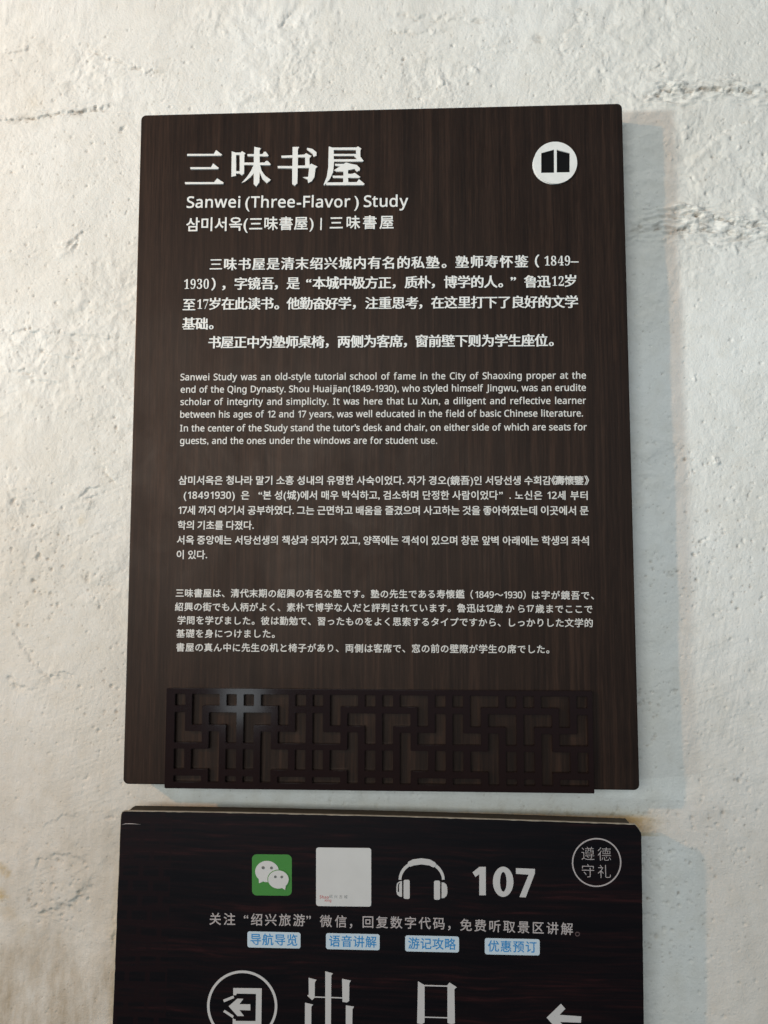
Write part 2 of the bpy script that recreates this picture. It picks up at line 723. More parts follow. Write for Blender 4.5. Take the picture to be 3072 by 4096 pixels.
def write(face, text, xl, yl, xr, yr, em_px, style, material, separate=True, centre=True, name="character", y0=0.0,
          latin_scale=1.0, xscale=1.0, label=None, part=None):
    """one run of lettering between two measured points; yl / yr = ink middle (centre) or baseline"""
    text = plainface(text, 'serif' if style == 'song' else 'sans')
    a = Vector(face.loc(xl, yl))
    b = Vector(face.loc(xr, yr))
    one = Vector(face.loc(xl, yl + 100)) - a
    em = one.length / 100 * em_px
    d = b - a
    ang = math.atan2(d.y, d.x)
    if d.length < 1e-6:
        ang = 0
    pos, scale = token_layout(text, d.length, em, latin_scale, style)
    c, s = math.cos(ang), math.sin(ang)
    drop = 0.37 * em if centre else 0.0
    out = []
    for ch, p, sc in zip(text, pos, scale):
        if ch == ' ':
            continue
        if style in ('song', 'sub', 'latin', 'korean', 'kana'):      # hand-glued letters: never quite even
            sc *= 1 + random.uniform(-0.012, 0.012)
            p += random.uniform(-0.006, 0.006) * sc
            drop = (0.37 * em if centre else 0.0) + random.uniform(-0.008, 0.008) * em
        dr = drop if (is_cjk(ch) or not centre) else 0.355 * sc
        x = a.x + c * p + s * dr
        z = a.y + s * p - c * dr
        out.append((glyph_mesh(ch, 'songnum' if is_serif_digit(ch) else style, material), x, z, sc, ang, sc * squeeze(ch, style)))
    if separate:
        for me, x, z, sc, an, sx in out:
            if not me.materials:
                me.materials.append(material)
            o = link(name, me, face.parent)
            o.location = (x, y0, z)
            o.rotation_euler = (0, -an, 0)
            o.scale = (sx, sc, sc)
        return None
    V, F, n0 = [], [], 0
    for me, x, z, sc, an, sx in out:
        k = len(me.vertices)
        co = np.empty(k * 3)
        me.vertices.foreach_get("co", co)
        co = co.reshape(-1, 3) * np.array([sx, sc, sc])
        ca, sa = math.cos(an), math.sin(an)
        V.append(np.stack([x + ca * co[:, 0] - sa * co[:, 2], y0 + co[:, 1], z + sa * co[:, 0] + ca * co[:, 2]], 1))
        F += [tuple(n0 + i for i in p.vertices) for p in me.polygons]
        n0 += k
    if part is not None:
        part[0].append(np.concatenate(V))
        part[1].append(F)
        return None
    me = bpy.data.meshes.new(name)
    me.from_pydata(np.concatenate(V).tolist(), [], F)
    return link(name, me, face.parent, material)


def text_line(face, tokens, style, material, name="text_line", y0=0.0, latin_scale=1.0, centre=True, label=None):
    part = ([], [])
    for t in tokens:
        write(face, *t[:6], style, material, separate=False, centre=centre, y0=y0, latin_scale=latin_scale, part=part)
    V, F, n0 = [], [], 0
    for v, f in zip(*part):
        V.append(v)
        F += [tuple(n0 + i for i in q) for q in f]
        n0 += len(v)
    me = bpy.data.meshes.new(name)
    me.from_pydata(np.concatenate(V).tolist(), [], F)
    o = link(name, me, face.parent, material)
    if label:
        o["label"] = label
    return o


def shape(face, loops_px, depth, material, name, parent=None, y0=0.0, bevel=0.0):
    """solid sheet from outlines in measured points"""
    loops = [[face.loc(*p) for p in lp] for lp in loops_px]
    me = curve_mesh(name, loops, depth, bevel)
    o = link(name, me, parent or face.parent, material)
    o.location = (0, y0, 0)
    return o


def zc(ox, oy, s):
    """reader for points measured in an enlarged detail"""
    return lambda pts: [(ox + x / s, oy + y / s) for x, y in pts]


def ell(cx, cy, rx, ry, n=48, a0=0, a1=360):
    st = (a1 - a0) / n
    k = n if a1 - a0 == 360 else n + 1
    return [(cx + rx * math.cos(math.radians(a0 + st * i)), cy + ry * math.sin(math.radians(a0 + st * i))) for i in range(k)]


def rrect(x0, y0, x1, y1, r, n=6, sl=0.0):
    """rounded rectangle; sl = slope of its long edges"""
    pts = []
    for cx, cy, a in ((x1 - r, y0 + r, -90), (x1 - r, y1 - r, 0), (x0 + r, y1 - r, 90), (x0 + r, y0 + r, 180)):
        for i in range(n + 1):
            t = math.radians(a + 90 * i / n)
            x = cx + r * math.cos(t)
            pts.append((x, cy + r * math.sin(t) + sl * (x - (x0 + x1) / 2)))
    return pts


# ------------------------------------------------------------------ the wall
WY = 0.04


def wl(px, py):
    w = at(px, py, WY)
    return (w[0], w[2])


def build_wall():
    def axis(lo, hi, step, far_lo, far_hi):
        a = list(np.arange(lo, hi, step))
        s, x = step, lo
        left = []
        while x > far_lo:
            s *= 1.12
            x -= s
            left.append(x)
        s, x = step, a[-1]
        right = []
        while x < far_hi:
            s *= 1.12
            x += s
            right.append(x)
        return np.array(left[::-1] + a + right)
    xs = axis(-0.50, 0.56, 0.00125, -1.1, 1.15)
    zs = axis(-0.76, 0.56, 0.00125, -1.25, 1.05)
    X, Z = np.meshgrid(xs, zs)
    nx, nz = len(xs), len(zs)
    wx = X + 0.012 * fbm(X, Z, 0.06, 3, 50)
    wz = Z + 0.012 * fbm(X, Z, 0.06, 3, 60)
    h = 0.0034 * fbm(wx, wz, 0.30, 2, 1)
    h += 0.0011 * fbm(wx, wz * 1.25, 0.085, 2, 5)
    # trowelled lumps: ridged, patchy
    r = 1 - np.abs(fbm(wx, wz * 1.3, 0.07, 3, 11))
    patch = sstep(-0.25, 0.45, fbm(X, Z, 0.22, 2, 20))
    up = sstep(-0.30, 0.05, Z)                       # the lower part was smoothed over
    rough = np.clip(0.30 + 0.8 * patch, 0, 1) * (0.40 + 0.60 * up)
    h += 0.0017 * (r - 0.6) * rough
    h += 0.00105 * fbm(wx, wz, 0.024, 3, 30, 0.55) * rough
    grit = sstep(0.0, 0.6, fbm(X, Z, 0.09, 3, 25))
    h += 0.00055 * np.abs(fbm(wx, wz, 0.011, 3, 44, 0.6)) * rough * (0.3 + grit)
    h += 0.00042 * fbm(X, Z, 0.008, 3, 35, 0.6) * (0.30 + 0.4 * rough + 0.5 * grit * up)
    # brush marks, in patches of differing direction
    dirp = fbm(X, Z, 0.25, 1, 70)
    for k, (ang, lo) in enumerate(((0.35, -0.1), (1.35, 0.0), (2.2, 0.05))):
        ca, sa = math.cos(ang), math.sin(ang)
        u = X * ca + Z * sa
        v = -X * sa + Z * ca
        msk = sstep(0.05, 0.4, fbm(X, Z, 0.16, 2, 80 + k * 5))
        h += 0.00022 * msk * perlin(u / 0.04, (v + 0.002 * dirp) / 0.0032, 90 + k)
    # pits and grains
    d = cells(X + 0.0015 * perlin(X / .004, Z / .004, 3), Z, 0.016, 101, 0.38, 0.0008, 0.0027)
    pit = np.clip(1 - d * d, 0, 1)
    h -= 0.0014 * pit
    d2 = cells(X, Z + 0.001 * perlin(X / .003, Z / .003, 4), 0.0075, 111, 0.30, 0.0006, 0.0014)
    pit2 = np.clip(1 - d2 * d2, 0, 1)
    h -= 0.0009 * pit2
    d3 = cells(X + 0.002 * perlin(X / .005, Z / .005, 5), Z, 0.03, 121, 0.30, 0.0015, 0.0045)
    h += 0.0016 * np.clip(1 - d3 * d3, 0, 1) ** 1.5 * rough
    soil = 0.18 * pit + 0.60 * pit2 * (perlin(X / .03, Z / .03, 8) > 0)
    yel = np.zeros_like(h)
    grime_tone = np.zeros_like(h)

    broken = fbm(X, Z, 0.016, 3, 300, 0.6)
    strata = perlin(wx / 0.020 + 3, (Z + 0.5 * (wz - Z) + 0.0008 * broken) / 0.0042, 310) + 0.5 * perlin(X / 0.012, Z / 0.0022, 311)
    jx = X + 0.0030 * fbm(X, Z, 0.012, 3, 140, 0.6)
    jz = Z + 0.0042 * fbm(X, Z, 0.014, 3, 150, 0.65)

    def dist_line(pts, reach):
        P = [wl(*p) for p in pts]
        xlo, xhi = min(p[0] for p in P) - reach, max(p[0] for p in P) + reach
        zlo, zhi = min(p[1] for p in P) - reach, max(p[1] for p in P) + reach
        i0, i1 = np.searchsorted(xs, [xlo, xhi])
        k0, k1 = np.searchsorted(zs, [zlo, zhi])
        sl = (slice(k0, k1), slice(i0, i1))
        x, z = jx[sl], jz[sl]
        best = np.full(x.shape, 9.0)
        side = np.zeros(x.shape)
        tt = np.zeros(x.shape)
        n = len(P) - 1
        for i in range(n):
            ax, az = P[i]
            bx, bz = P[i + 1]
            dx, dz = bx - ax, bz - az
            t = np.clip(((x - ax) * dx + (z - az) * dz) / (dx * dx + dz * dz), 0, 1)
            dd = np.hypot(x - ax - t * dx, z - az - t * dz)
            cr = np.sign(dx * (z - az) - dz * (x - ax)) * np.sign(dx if abs(dx) > 1e-9 else 1)
            m_ = dd < best
            best = np.where(m_, dd, best)
            side = np.where(m_, cr, side)
            tt = np.where(m_, (i + t) / n, tt)
        return sl, best, side, tt

    # (points, groove depth, groove width, step of the upper side, soil amount, soil width)
    cracks = [
        ([(-60, 478), (60, 478), (170, 462), (300, 450), (400, 430), (470, 425)], 0.0022, 0.0016, 0.0016, 0.60, 0.0045),
        ([(345, 170), (365, 205), (450, 240), (510, 262), (590, 290), (680, 285)], 0.0014, 0.0014, 0.0014, 0.50, 0.004),
        ([(10, 215), (75, 215), (130, 190)], 0.0010, 0.0014, 0.0014, 0.30, 0.003),
        ([(2300, 20), (2330, 45), (2315, 85), (2265, 130), (2245, 205), (2250, 230)], 0.0012, 0.0016, -0.0012, 0.45, 0.0035),
        ([(1900, 180), (1990, 200), (2060, 225)], 0.0010, 0.0014, 0.0010, 0.15, 0.003),
        ([(2535, 272), (2600, 272), (2650, 266)], 0.0018, 0.0014, 0.0010, 0.60, 0.004),
        ([(2590, 388), (2640, 372), (2700, 352), (2760, 368), (2860, 360), (2960, 366), (3072, 378), (3200, 370)], 0.0032, 0.0022, 0.0018, 0.80, 0.0080),
        ([(2560, 405), (2640, 392), (2730, 395), (2800, 392)], 0.0016, 0.0025, 0.0, 0.45, 0.0080),
        ([(2640, 845), (2760, 852), (2830, 870), (2900, 885), (3000, 890), (3072, 905), (3200, 915)], 0.0030, 0.0020, 0.0016, 0.75, 0.0075),
        ([(2500, 930), (2560, 918), (2640, 905), (2700, 925), (2790, 912), (2860, 935), (2960, 948), (3072, 940)], 0.0022, 0.0018, 0.0010, 0.65, 0.0090),
        ([(2560, 875), (2640, 868), (2740, 880), (2850, 880)], 0.0012, 0.0016, 0.0, 0.45, 0.0070),
        ([(2735, 695), (2770, 710), (2785, 745)], 0.0018, 0.0016, 0.0012, 0.10, 0.002),
        ([(2845, 740), (2880, 745), (2905, 765)], 0.0014, 0.0014, 0.0010, 0.15, 0.002),
        ([(2815, 600), (2835, 570), (2900, 530), (2990, 490), (3040, 470)], 0.0010, 0.0018, -0.0012, 0.05, 0.002),
        ([(2820, 960), (2850, 980), (2868, 1020)], 0.0018, 0.0016, 0.0012, 0.15, 0.003),
        ([(2565, 2978), (2592, 2976), (2608, 2955), (2628, 2942)], 0.0016, 0.0011, -0.0006, 0.75, 0.0020),
        ([(400, 1860), (420, 1890), (465, 1930)], 0.0026, 0.0022, 0.0016, 0.25, 0.003),
        ([(315, 1990), (350, 1955), (400, 1950)], 0.0020, 0.0018, 0.0014, 0.12, 0.003),
        ([(330, 2010), (370, 1985), (360, 2020)], 0.0018, 0.0016, 0.0010, 0.10, 0.003),
        ([(0, 1330), (200, 1330), (400, 1352), (480, 1358)], 0.0010, 0.0016, 0.0012, 0.35, 0.004),
        ([(140, 1405), (250, 1425), (330, 1440)], 0.0012, 0.0016, 0.0010, 0.30, 0.004),
        ([(0, 1480), (90, 1485), (150, 1520), (260, 1550)], 0.0012, 0.0018, 0.0012, 0.25, 0.004),
        ([(20, 1890), (60, 2010), (90, 2100)], 0.0008, 0.0016, 0.0008, 0.05, 0.003),
        ([(40, 2500), (110, 2620), (170, 2690), (200, 2700)], 0.0016, 0.0020, -0.0014, 0.05, 0.003),
        ([(40, 2700), (55, 2745), (100, 2755), (130, 2775)], 0.0026, 0.0022, 0.0012, 0.25, 0.003),
        ([(175, 2690), (200, 2715), (260, 2700), (300, 2715)], 0.0022, 0.0022, 0.0012, 0.15, 0.003),
        ([(320, 3125), (345, 3112), (362, 3098)], 0.0028, 0.0022, -0.0010, 0.20, 0.002),
        ([(140, 3470), (160, 3440), (230, 3420), (300, 3425), (340, 3450)], 0.0010, 0.0018, 0.0012, 0.10, 0.003),
        ([(120, 3660), (200, 3655), (270, 3625), (320, 3590), (345, 3550), (375, 3500)], 0.0010, 0.0045, 0.0016, 0.25, 0.0050),
        ([(180, 3320), (205, 3290), (255, 3262), (310, 3270)], 0.0006, 0.0016, 0.0008, 0.0, 0.002),
        ([(450, 3650), (460, 3720), (458, 3790)], 0.0016, 0.0014, 0.0006, 0.55, 0.0025),
        ([(2200, 3120), (2215, 3155), (2200, 3230)], 0.0008, 0.0011, 0.0, 0.30, 0.0015),
        ([(1320, 3150), (1330, 3180), (1322, 3230)], 0.0008, 0.0011, 0.0, 0.35, 0.0015),
        ([(2475, 3190), (2480, 3215), (2462, 3250)], 0.0014, 0.0011, 0.0, 0.65, 0.0020),
        ([(1200, 20), (1130, 90), (1110, 120)], 0.0018, 0.0026, 0.0012, 0.12, 0.003),
        ([(1060, 330), (1080, 370), (1095, 395)], 0.0012, 0.0020, 0.0010, 0.20, 0.003),
        ([(1540, 60), (1700, 70), (1850, 75), (1960, 85)], 0.0012, 0.0020, 0.0012, 0.25, 0.005),
        ([(1560, 120), (1680, 130), (1800, 115)], 0.0009, 0.0018, 0.0009, 0.20, 0.004),
        ([(230, 980), (270, 990), (310, 950), (300, 1010)], 0.0022, 0.0022, 0.0014, 0.30, 0.004),
    ]
    for pts, dep, wid, stp, sl_, sw in cracks:
        sl, dd, side, t = dist_line(pts, 0.035)
        ends = sstep(0, 0.12, t) * sstep(1, 0.88, t)
        ends = 0.15 + 0.85 * ends
        brk = np.clip(0.35 + 1.3 * broken[sl], 0, 1)
        h[sl] -= ends * dep * np.exp(-(dd / wid) ** 2) * (0.25 + 0.75 * brk)
        h[sl] += ends * 1.1 * dep * min(1.0, sw / 0.006) ** 2 * strata[sl] * np.exp(-(dd / (sw * 1.9)) ** 2)
        far = np.exp(-dd / 0.012)
        h[sl] += ends * stp * far * np.where(side > 0, 1.0, -0.35) * sstep(0, wid, dd)
        soil[sl] = np.maximum(soil[sl], ends * sl_ * brk * (0.75 * np.exp(-(dd / (0.45 * sw)) ** 2) + 0.75 * np.exp(-(dd / (1.35 * sw)) ** 2) * np.clip(0.35 - 1.6 * strata[sl], 0, 1)))

    # knocks and lumps: (px, py, radius px, height)
    for px, py, rr, hh in ((2774, 1518, 8, .0026), (2864, 1840, 11, .0034), (490, 508, 12, -.0030), (2735, 550, 13, .0022),
                           (2728, 945, 12, -.0025), (2940, 1005, 14, .0020), (1905, 285, 16, .0026), (1770, 330, 14, .0020),
                           (1195, 95, 20, .0025), (350, 2010, 26, .0026), (205, 3640, 9, -.0040), (170, 3645, 9, -.003),
                           (300, 3615, 6, -.003), (240, 3625, 14, -.002), (60, 2010, 12, -.002), (160, 2230, 11, -.003),
                           (350, 2310, 12, -.002), (300, 1985, 40, .0022), (260, 1000, 34, .0022), (2555, 120, 60, .0010),
                           (245, 3530, 95, .0022), (430, 3275, 10, -.002), (2640, 3480, 10, -.0015), (2690, 480, 90, .0012),
                           (1420, 3175, 26, .0020), (1550, 3195, 10, .0012), (2155, 148, 18, -.002)):
        x0, z0 = wl(px, py)
        R = rr / 3200.0
        i0, i1 = np.searchsorted(xs, [x0 - 3 * R, x0 + 3 * R])
        k0, k1 = np.searchsorted(zs, [z0 - 3 * R, z0 + 3 * R])
        s_ = (slice(k0, k1), slice(i0, i1))
        q = np.hypot(jx[s_] - x0, jz[s_] - z0) / R
        h[s_] += hh * 0.8 * np.exp(-q ** 3)
        if hh < 0:
            soil[s_] = np.maximum(soil[s_], 0.4 * np.exp(-q ** 2))

    # clusters of small pits
    rnd = random.Random(11)
    for px, py, rr, n in ((230, 3600, 130, 60), (250, 3440, 110, 22), (2900, 2300, 190, 90), (2850, 1950, 190, 50), (130, 2150, 170, 70), (300, 2330, 150, 45),
                          (120, 2400, 120, 30), (430, 2830, 150, 40), (2700, 3700, 160, 60), (2900, 3300, 220, 60), (2620, 2800, 90, 35), (2900, 640, 170, 40),
                          (300, 560, 220, 50), (450, 1700, 130, 25), (1700, 300, 200, 35), (2650, 3450, 110, 30), (250, 1250, 200, 40), (2620, 2300, 90, 25)):
        for _ in range(n):
            a, q = rnd.uniform(0, 6.28), rr * math.sqrt(rnd.random())
            x0, z0 = wl(px + q * math.cos(a), py + q * math.sin(a))
            R = rnd.choice((2.5, 3, 3, 4, 4, 5, 7)) / 3200.0
            i0, i1 = np.searchsorted(xs, [x0 - 2.5 * R, x0 + 2.5 * R])
            k0, k1 = np.searchsorted(zs, [z0 - 2.5 * R, z0 + 2.5 * R])
            s_ = (slice(k0, k1), slice(i0, i1))
            d_ = np.hypot(X[s_] - x0, (Z[s_] - z0) * rnd.uniform(0.7, 1.5)) / R
            h[s_] -= rnd.uniform(0.5, 1.2) * 0.9 * R * np.exp(-d_ ** 3)
            soil[s_] = np.maximum(soil[s_], rnd.uniform(0.1, 0.75) * np.exp(-d_ ** 3))

    # warm light above the lower sign painted as yellow; run-off down its left side
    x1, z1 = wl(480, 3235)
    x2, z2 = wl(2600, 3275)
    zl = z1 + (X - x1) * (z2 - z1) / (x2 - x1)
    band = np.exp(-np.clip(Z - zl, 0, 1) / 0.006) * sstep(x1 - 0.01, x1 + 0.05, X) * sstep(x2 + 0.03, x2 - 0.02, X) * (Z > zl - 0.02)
    yel = np.maximum(yel, 0.90 * band)  # warm-lit strip put into the wall colour
    sp = (fbm(X, Z, 0.006, 2, 170) > 0.25) * np.exp(-np.abs(Z - zl - 0.004) / 0.007) * sstep(0.05, 0.30, X) * (X < 0.345)
    soil = np.maximum(soil, 0.55 * sp)
    xe, ze = wl(470, 3500)
    yel = np.maximum(yel, 0.40 * np.exp(-((X - xe) / 0.008) ** 2) * sstep(ze + 0.08, ze - 0.05, Z))
    for px, py, rr, a in ((8, 3480, 26, .8), (28, 3500, 14, .7), (5, 3580, 26, .95), (30, 3660, 34, .5), (330, 2080, 26, .35),
                          (90, 3720, 40, .35), (130, 420, 50, .18)):
        x0, z0 = wl(px, py)
        R = rr / 3200.0
        yel = np.maximum(yel, a * np.exp(-(np.hypot(jx - x0, jz - z0) / R) ** 2))
    # grimy, washed-off lower left
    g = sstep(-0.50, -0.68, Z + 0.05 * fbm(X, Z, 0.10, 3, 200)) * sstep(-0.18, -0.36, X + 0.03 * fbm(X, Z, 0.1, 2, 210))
    grime_tone = np.maximum(grime_tone, 0.75 * g)
    grime_tone = np.maximum(grime_tone, (0.16 + 0.16 * sstep(0.0, -0.4, X)) * sstep(-0.22, -0.55, Z))  # broad browner tone over the lower wall, stronger to the left
    yel = np.maximum(yel, 0.13 * sstep(0.15, -0.45, X) * sstep(0.35, -0.3, Z))  # broad yellow tint, rising to the left and downwards
    soil = np.clip(soil, 0, 1)

    # the wall bulges a little beside the board
    Y = WY - h
    # keep it behind the boards
    co = np.stack([X, Y, Z], -1).reshape(-1, 3)
    me = bpy.data.meshes.new("wall")
    nv = nx * nz
    # a skirt gives the wall its thickness
    idx = np.arange(nv).reshape(nz, nx)
    quads = np.stack([idx[:-1, :-1], idx[:-1, 1:], idx[1:, 1:], idx[1:, :-1]], -1).reshape(-1, 4)
    bd = np.concatenate([idx[0, :], idx[1:, -1], idx[-1, -2::-1], idx[-2:0:-1, 0]])
    back = co[bd].copy()
    back[:, 1] = WY + 0.24
    nb_ = len(bd)
    bi = np.arange(nb_) + nv
    nxt = np.roll(np.arange(nb_), -1)
    sk = np.stack([bd[nxt], bd, bi, bi[nxt]], -1)
    allv = np.concatenate([co, back])
    allq = np.concatenate([quads, sk])
    me.vertices.add(len(allv))
    me.vertices.foreach_set("co", allv.ravel())
    me.loops.add(allq.size)
    me.loops.foreach_set("vertex_index", allq.ravel())
    me.polygons.add(len(allq))
    me.polygons.foreach_set("loop_start", np.arange(0, allq.size, 4))
    me.polygons.foreach_set("use_smooth", np.ones(len(allq), bool))
    me.update(calc_edges=True)
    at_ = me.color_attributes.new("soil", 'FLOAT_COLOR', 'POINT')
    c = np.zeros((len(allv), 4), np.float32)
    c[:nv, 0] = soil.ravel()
    c[:nv, 1] = yel.ravel()  # stains and tint, with the painted warm-light strip
    c[:nv, 2] = grime_tone.ravel()
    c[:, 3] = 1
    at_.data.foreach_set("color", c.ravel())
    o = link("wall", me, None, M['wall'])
    o["kind"] = "structure"
    o["label"] = "rough whitewashed plaster wall with cracks behind both signs"
    return o


build_wall()

# ------------------------------------------------------------------ upper sign
W1, H1, T1 = 0.600, 0.8237, 0.045
s1 = empty("information_sign", (0, 0, -H1 / 2), label="brown wood-grain information board with raised white lettering and a lattice strip, above the exit sign",
           category="sign")
F1 = Face(s1, 0.0)


def board(name, w, h, r, depth, material, parent, loc, bevel=0.0015):
    pts = []
    for cx, cz, a in ((w / 2 - r, h / 2 - r, 0), (-w / 2 + r, h / 2 - r, 90), (-w / 2 + r, -h / 2 + r, 180), (w / 2 - r, -h / 2 + r, 270)):
        for i in range(9):
            t = math.radians(a + 90 * i / 8)
            pts.append((cx + r * math.cos(t), cz + r * math.sin(t)))
    me = curve_mesh(name, [pts], depth, 0)
    bm = bmesh.new()
    bm.from_mesh(me)
    ed = [e for e in bm.edges if all(abs(v.co.y + depth) < 1e-6 for v in e.verts) and len(e.link_faces) == 2
          and e.calc_face_angle(0) > 0.5]
    bmesh.ops.bevel(bm, geom=ed, offset=bevel, segments=2, affect='EDGES', profile=0.6)
    bm.to_mesh(me)
    bm.free()
    o = link(name, me, parent, material)
    o.location = loc
    return o


b1 = board("board", W1, H1, 0.0065, T1, M['wood'], s1, (0, T1, H1 / 2))

# all characters of the lettering, read in one go
ALLTEXT = "、。《》あいかがくけこさしすただっつてでとなにのはびまもよらりるれをんイタプ三下両两中为书了人他代优位侧信側先免关兴内出则判前勉勤区博取口古名听吾味問回在城基塾壁壽复奋好子字学守客导寿屋岁师席座彼微德怀思惠懐懷打攻数文方旅是景書有期未末本朴机极柄桌椅正此歳注清游生略的真码础礎礼私窓窗素索紹绍習考至興航良街览解評订记讲语读质费身迅这遵里重鉴鏡鑑鑒镜際音预魯鲁가감객검것겼경고곳공과그근기까나내노는다단당데라람래를말매며면명문미박배벽본부사삼상생서석선성세소수숙식신아앙앞양었에여였오옥우움유으은을의이인있자정졌좋좌중즐지쪽창책청초터하학한회흥（），～“”–～|(),.'-"
ALLTEXT += "".join(chr(b + i) for b, n in ((0x1D5A0, 26), (0x1D5BA, 26), (0x1D7E2, 10), (0x1D7CE, 10)) for i in range(n))
load_outlines(sorted(set(ALLTEXT)))
# title, traced strokes of a heavy serif hand
t_ = zc(650, 500, 1.508)
title = {
    '三': [[(152, 180), (312, 180), (326, 157), (362, 184), (356, 190), (152, 192)],
          [(170, 260), (296, 260), (308, 237), (342, 264), (338, 271), (172, 272)],
          [(138, 350), (314, 350), (332, 327), (372, 353), (368, 361), (140, 362)]],
    '味': [[(420, 164), (444, 172), (474, 172), (482, 163), (502, 176), (496, 186), (494, 298), (482, 308), (468, 298), (446, 298), (445, 312), (418, 318)],
          # vertical of 未
          [(556, 137), (596, 146), (588, 158), (588, 236), (600, 282), (622, 312), (655, 336), (632, 356), (604, 330), (588, 290), (586, 352), (568, 376), (552, 360), (553, 296),
           (530, 322), (500, 346), (478, 356), (512, 318), (536, 282), (552, 246), (494, 246), (493, 232), (553, 232), (553, 194), (516, 194), (514, 181), (554, 181)]],
    '书': [[(718, 191), (786, 188), (786, 138), (826, 138), (818, 152), (818, 186), (856, 184), (868, 176), (900, 192), (888, 204), (888, 248),
           (898, 238), (936, 256), (924, 268), (918, 318), (902, 344), (880, 356), (876, 332), (848, 320), (880, 318), (886, 264), (817, 265), (815, 356), (800, 371), (784, 360),
           (784, 267), (698, 266), (696, 253), (785, 253), (786, 202), (720, 204)],
          [(874, 143), (906, 150), (930, 170), (930, 190), (914, 198), (904, 176), (872, 152)]],
    '屋': [[(1004, 135), (1028, 142), (1170, 141), (1180, 135), (1200, 148), (1194, 158), (1194, 196), (1214, 222), (1208, 226), (1036, 226), (1030, 290), (1010, 332), (978, 368), (973, 364),
           (992, 318), (1001, 260)],
          [(1042, 240), (1094, 240), (1108, 232), (1140, 240), (1172, 246), (1192, 266), (1190, 280), (1174, 286), (1160, 270), (1120, 278), (1120, 300), (1146, 300), (1160, 294), (1194, 318),
           (1188, 324), (1120, 324), (1122, 350), (1172, 350), (1186, 332), (1220, 360), (1214, 368), (988, 368), (988, 352), (1090, 351), (1092, 325), (1030, 324), (1026, 311),
           (1092, 311), (1092, 286), (1052, 286), (1036, 278), (1060, 262), (1074, 254), (1042, 250)]],
}
holes = {'味': [[(446, 186), (468, 186), (468, 284), (446, 284)]],
         '书': [[(818, 201), (862, 200), (862, 250), (818, 250)]],
         '屋': [[(1034, 156), (1168, 156), (1168, 180), (1034, 180)], [(1034, 192), (1156, 192), (1170, 204), (1172, 212), (1034, 212)]]}
title['味'] += [[(580, 181), (606, 181), (614, 167), (626, 167), (642, 190), (636, 195), (580, 194)],
               [(580, 232), (616, 232), (628, 221), (638, 223), (655, 243), (650, 248), (580, 247)]]


def wound(lp, sgn):
    lp = [F1.loc(*p) for p in lp]
    return lp if area(lp) * sgn > 0 else lp[::-1]


for ch, lps in title.items():
    loops = [wound(t_(l), 1) for l in lps] + [wound(t_(l), -1) for l in holes.get(ch, [])]
    cx = sum(p[0] for p in loops[0]) / len(loops[0])
    cz = sum(p[1] for p in loops[0]) / len(loops[0])
    me = curve_mesh("character", [[(p[0] - cx, p[1] - cz) for p in l] for l in loops], 0.0022, 0, True)
    o = link("character", me, s1, M['letter'])
    o.location = (cx, 0, cz)

LT, L2 = M['letter'], M['letter2']
write(F1, "Sanwei", 748, 831.5, 960, 830.5, 62, 'sub', LT, centre=False)
write(F1, "(Three-Flavor", 982, 831, 1400, 829, 62, 'sub', LT, centre=False)
write(F1, ")", 1418, 829, 1434, 829, 62, 'sub', LT, centre=False)
write(F1, "Study", 1456, 828, 1631, 826.5, 62, 'sub', LT, centre=False)
write(F1, "삼미서옥(", 747, 899, 991, 896, 60, 'sub', LT)
write(F1, "三味書屋)", 998, 896, 1254, 893, 57, 'sub', LT)
write(F1, "|", 1283, 890, 1291, 890, 52, 'sub', LT)
write(F1, "三味書屋", 1320, 892, 1573, 889, 57, 'sub', LT)

EMC = 53
chinese = [
    ("三味书屋是清末绍兴城内有名的私塾", 841, 1058.5, 1756, 1050), ("。", 1768, 1049.5, 1786, 1049), ("塾师寿怀鉴", 1823, 1049, 2111, 1046.5), ("（", 2140, 1045, 2159, 1045),
    ("1849", 2178, 1044, 2280, 1043), ("–", 2283, 1043, 2310, 1043),
    ("1930", 737, 1137, 836, 1136), ("）", 848, 1137, 865, 1137), ("，", 891, 1136, 905, 1136), ("字镜吾", 940, 1136, 1095, 1134.5), ("，", 1100, 1134, 1113, 1134),
    ("是", 1148, 1134, 1197, 1134), ("“", 1226, 1134, 1250, 1134), ("本城中极方正", 1252, 1133, 1564, 1131), ("，", 1571, 1130, 1584, 1130), ("质朴", 1620, 1130, 1722, 1129.5),
    ("，", 1728, 1129, 1741, 1129), ("博学的人", 1777, 1129, 1988, 1128), ("。", 1994, 1127, 2011, 1127), ("”", 2043, 1127, 2067, 1127), ("鲁迅", 2097, 1127, 2201, 1126.5),
    ("12", 2208, 1125, 2255, 1125), ("岁", 2260, 1124, 2305, 1124),
    ("至", 733, 1219, 782, 1219), ("17", 789, 1217, 834, 1217), ("岁在此读书", 839, 1216, 1093, 1215), ("。", 1099, 1215, 1116, 1215), ("他勤奋好学", 1148, 1215, 1403, 1214),
    ("，", 1412, 1213, 1425, 1213), ("注重思考", 1462, 1213, 1672, 1212), ("，", 1678, 1211, 1690, 1211), ("在这里打下了良好的文学", 1726, 1211, 2310, 1208),
    ("基础", 731, 1296, 831, 1295), ("。", 838, 1295, 854, 1295),
    ("书屋正中为塾师桌椅", 835, 1370, 1297, 1368), ("，", 1304, 1367, 1317, 1367), ("两侧为客席", 1352, 1367, 1610, 1365), ("，", 1616, 1365, 1630, 1365),
    ("窗前壁下则为学生座位", 1664, 1365, 2190, 1362), ("。", 2197, 1362, 2214, 1362),
]
for t in chinese:
    write(F1, *t, EMC, 'song', LT, latin_scale=1.02)

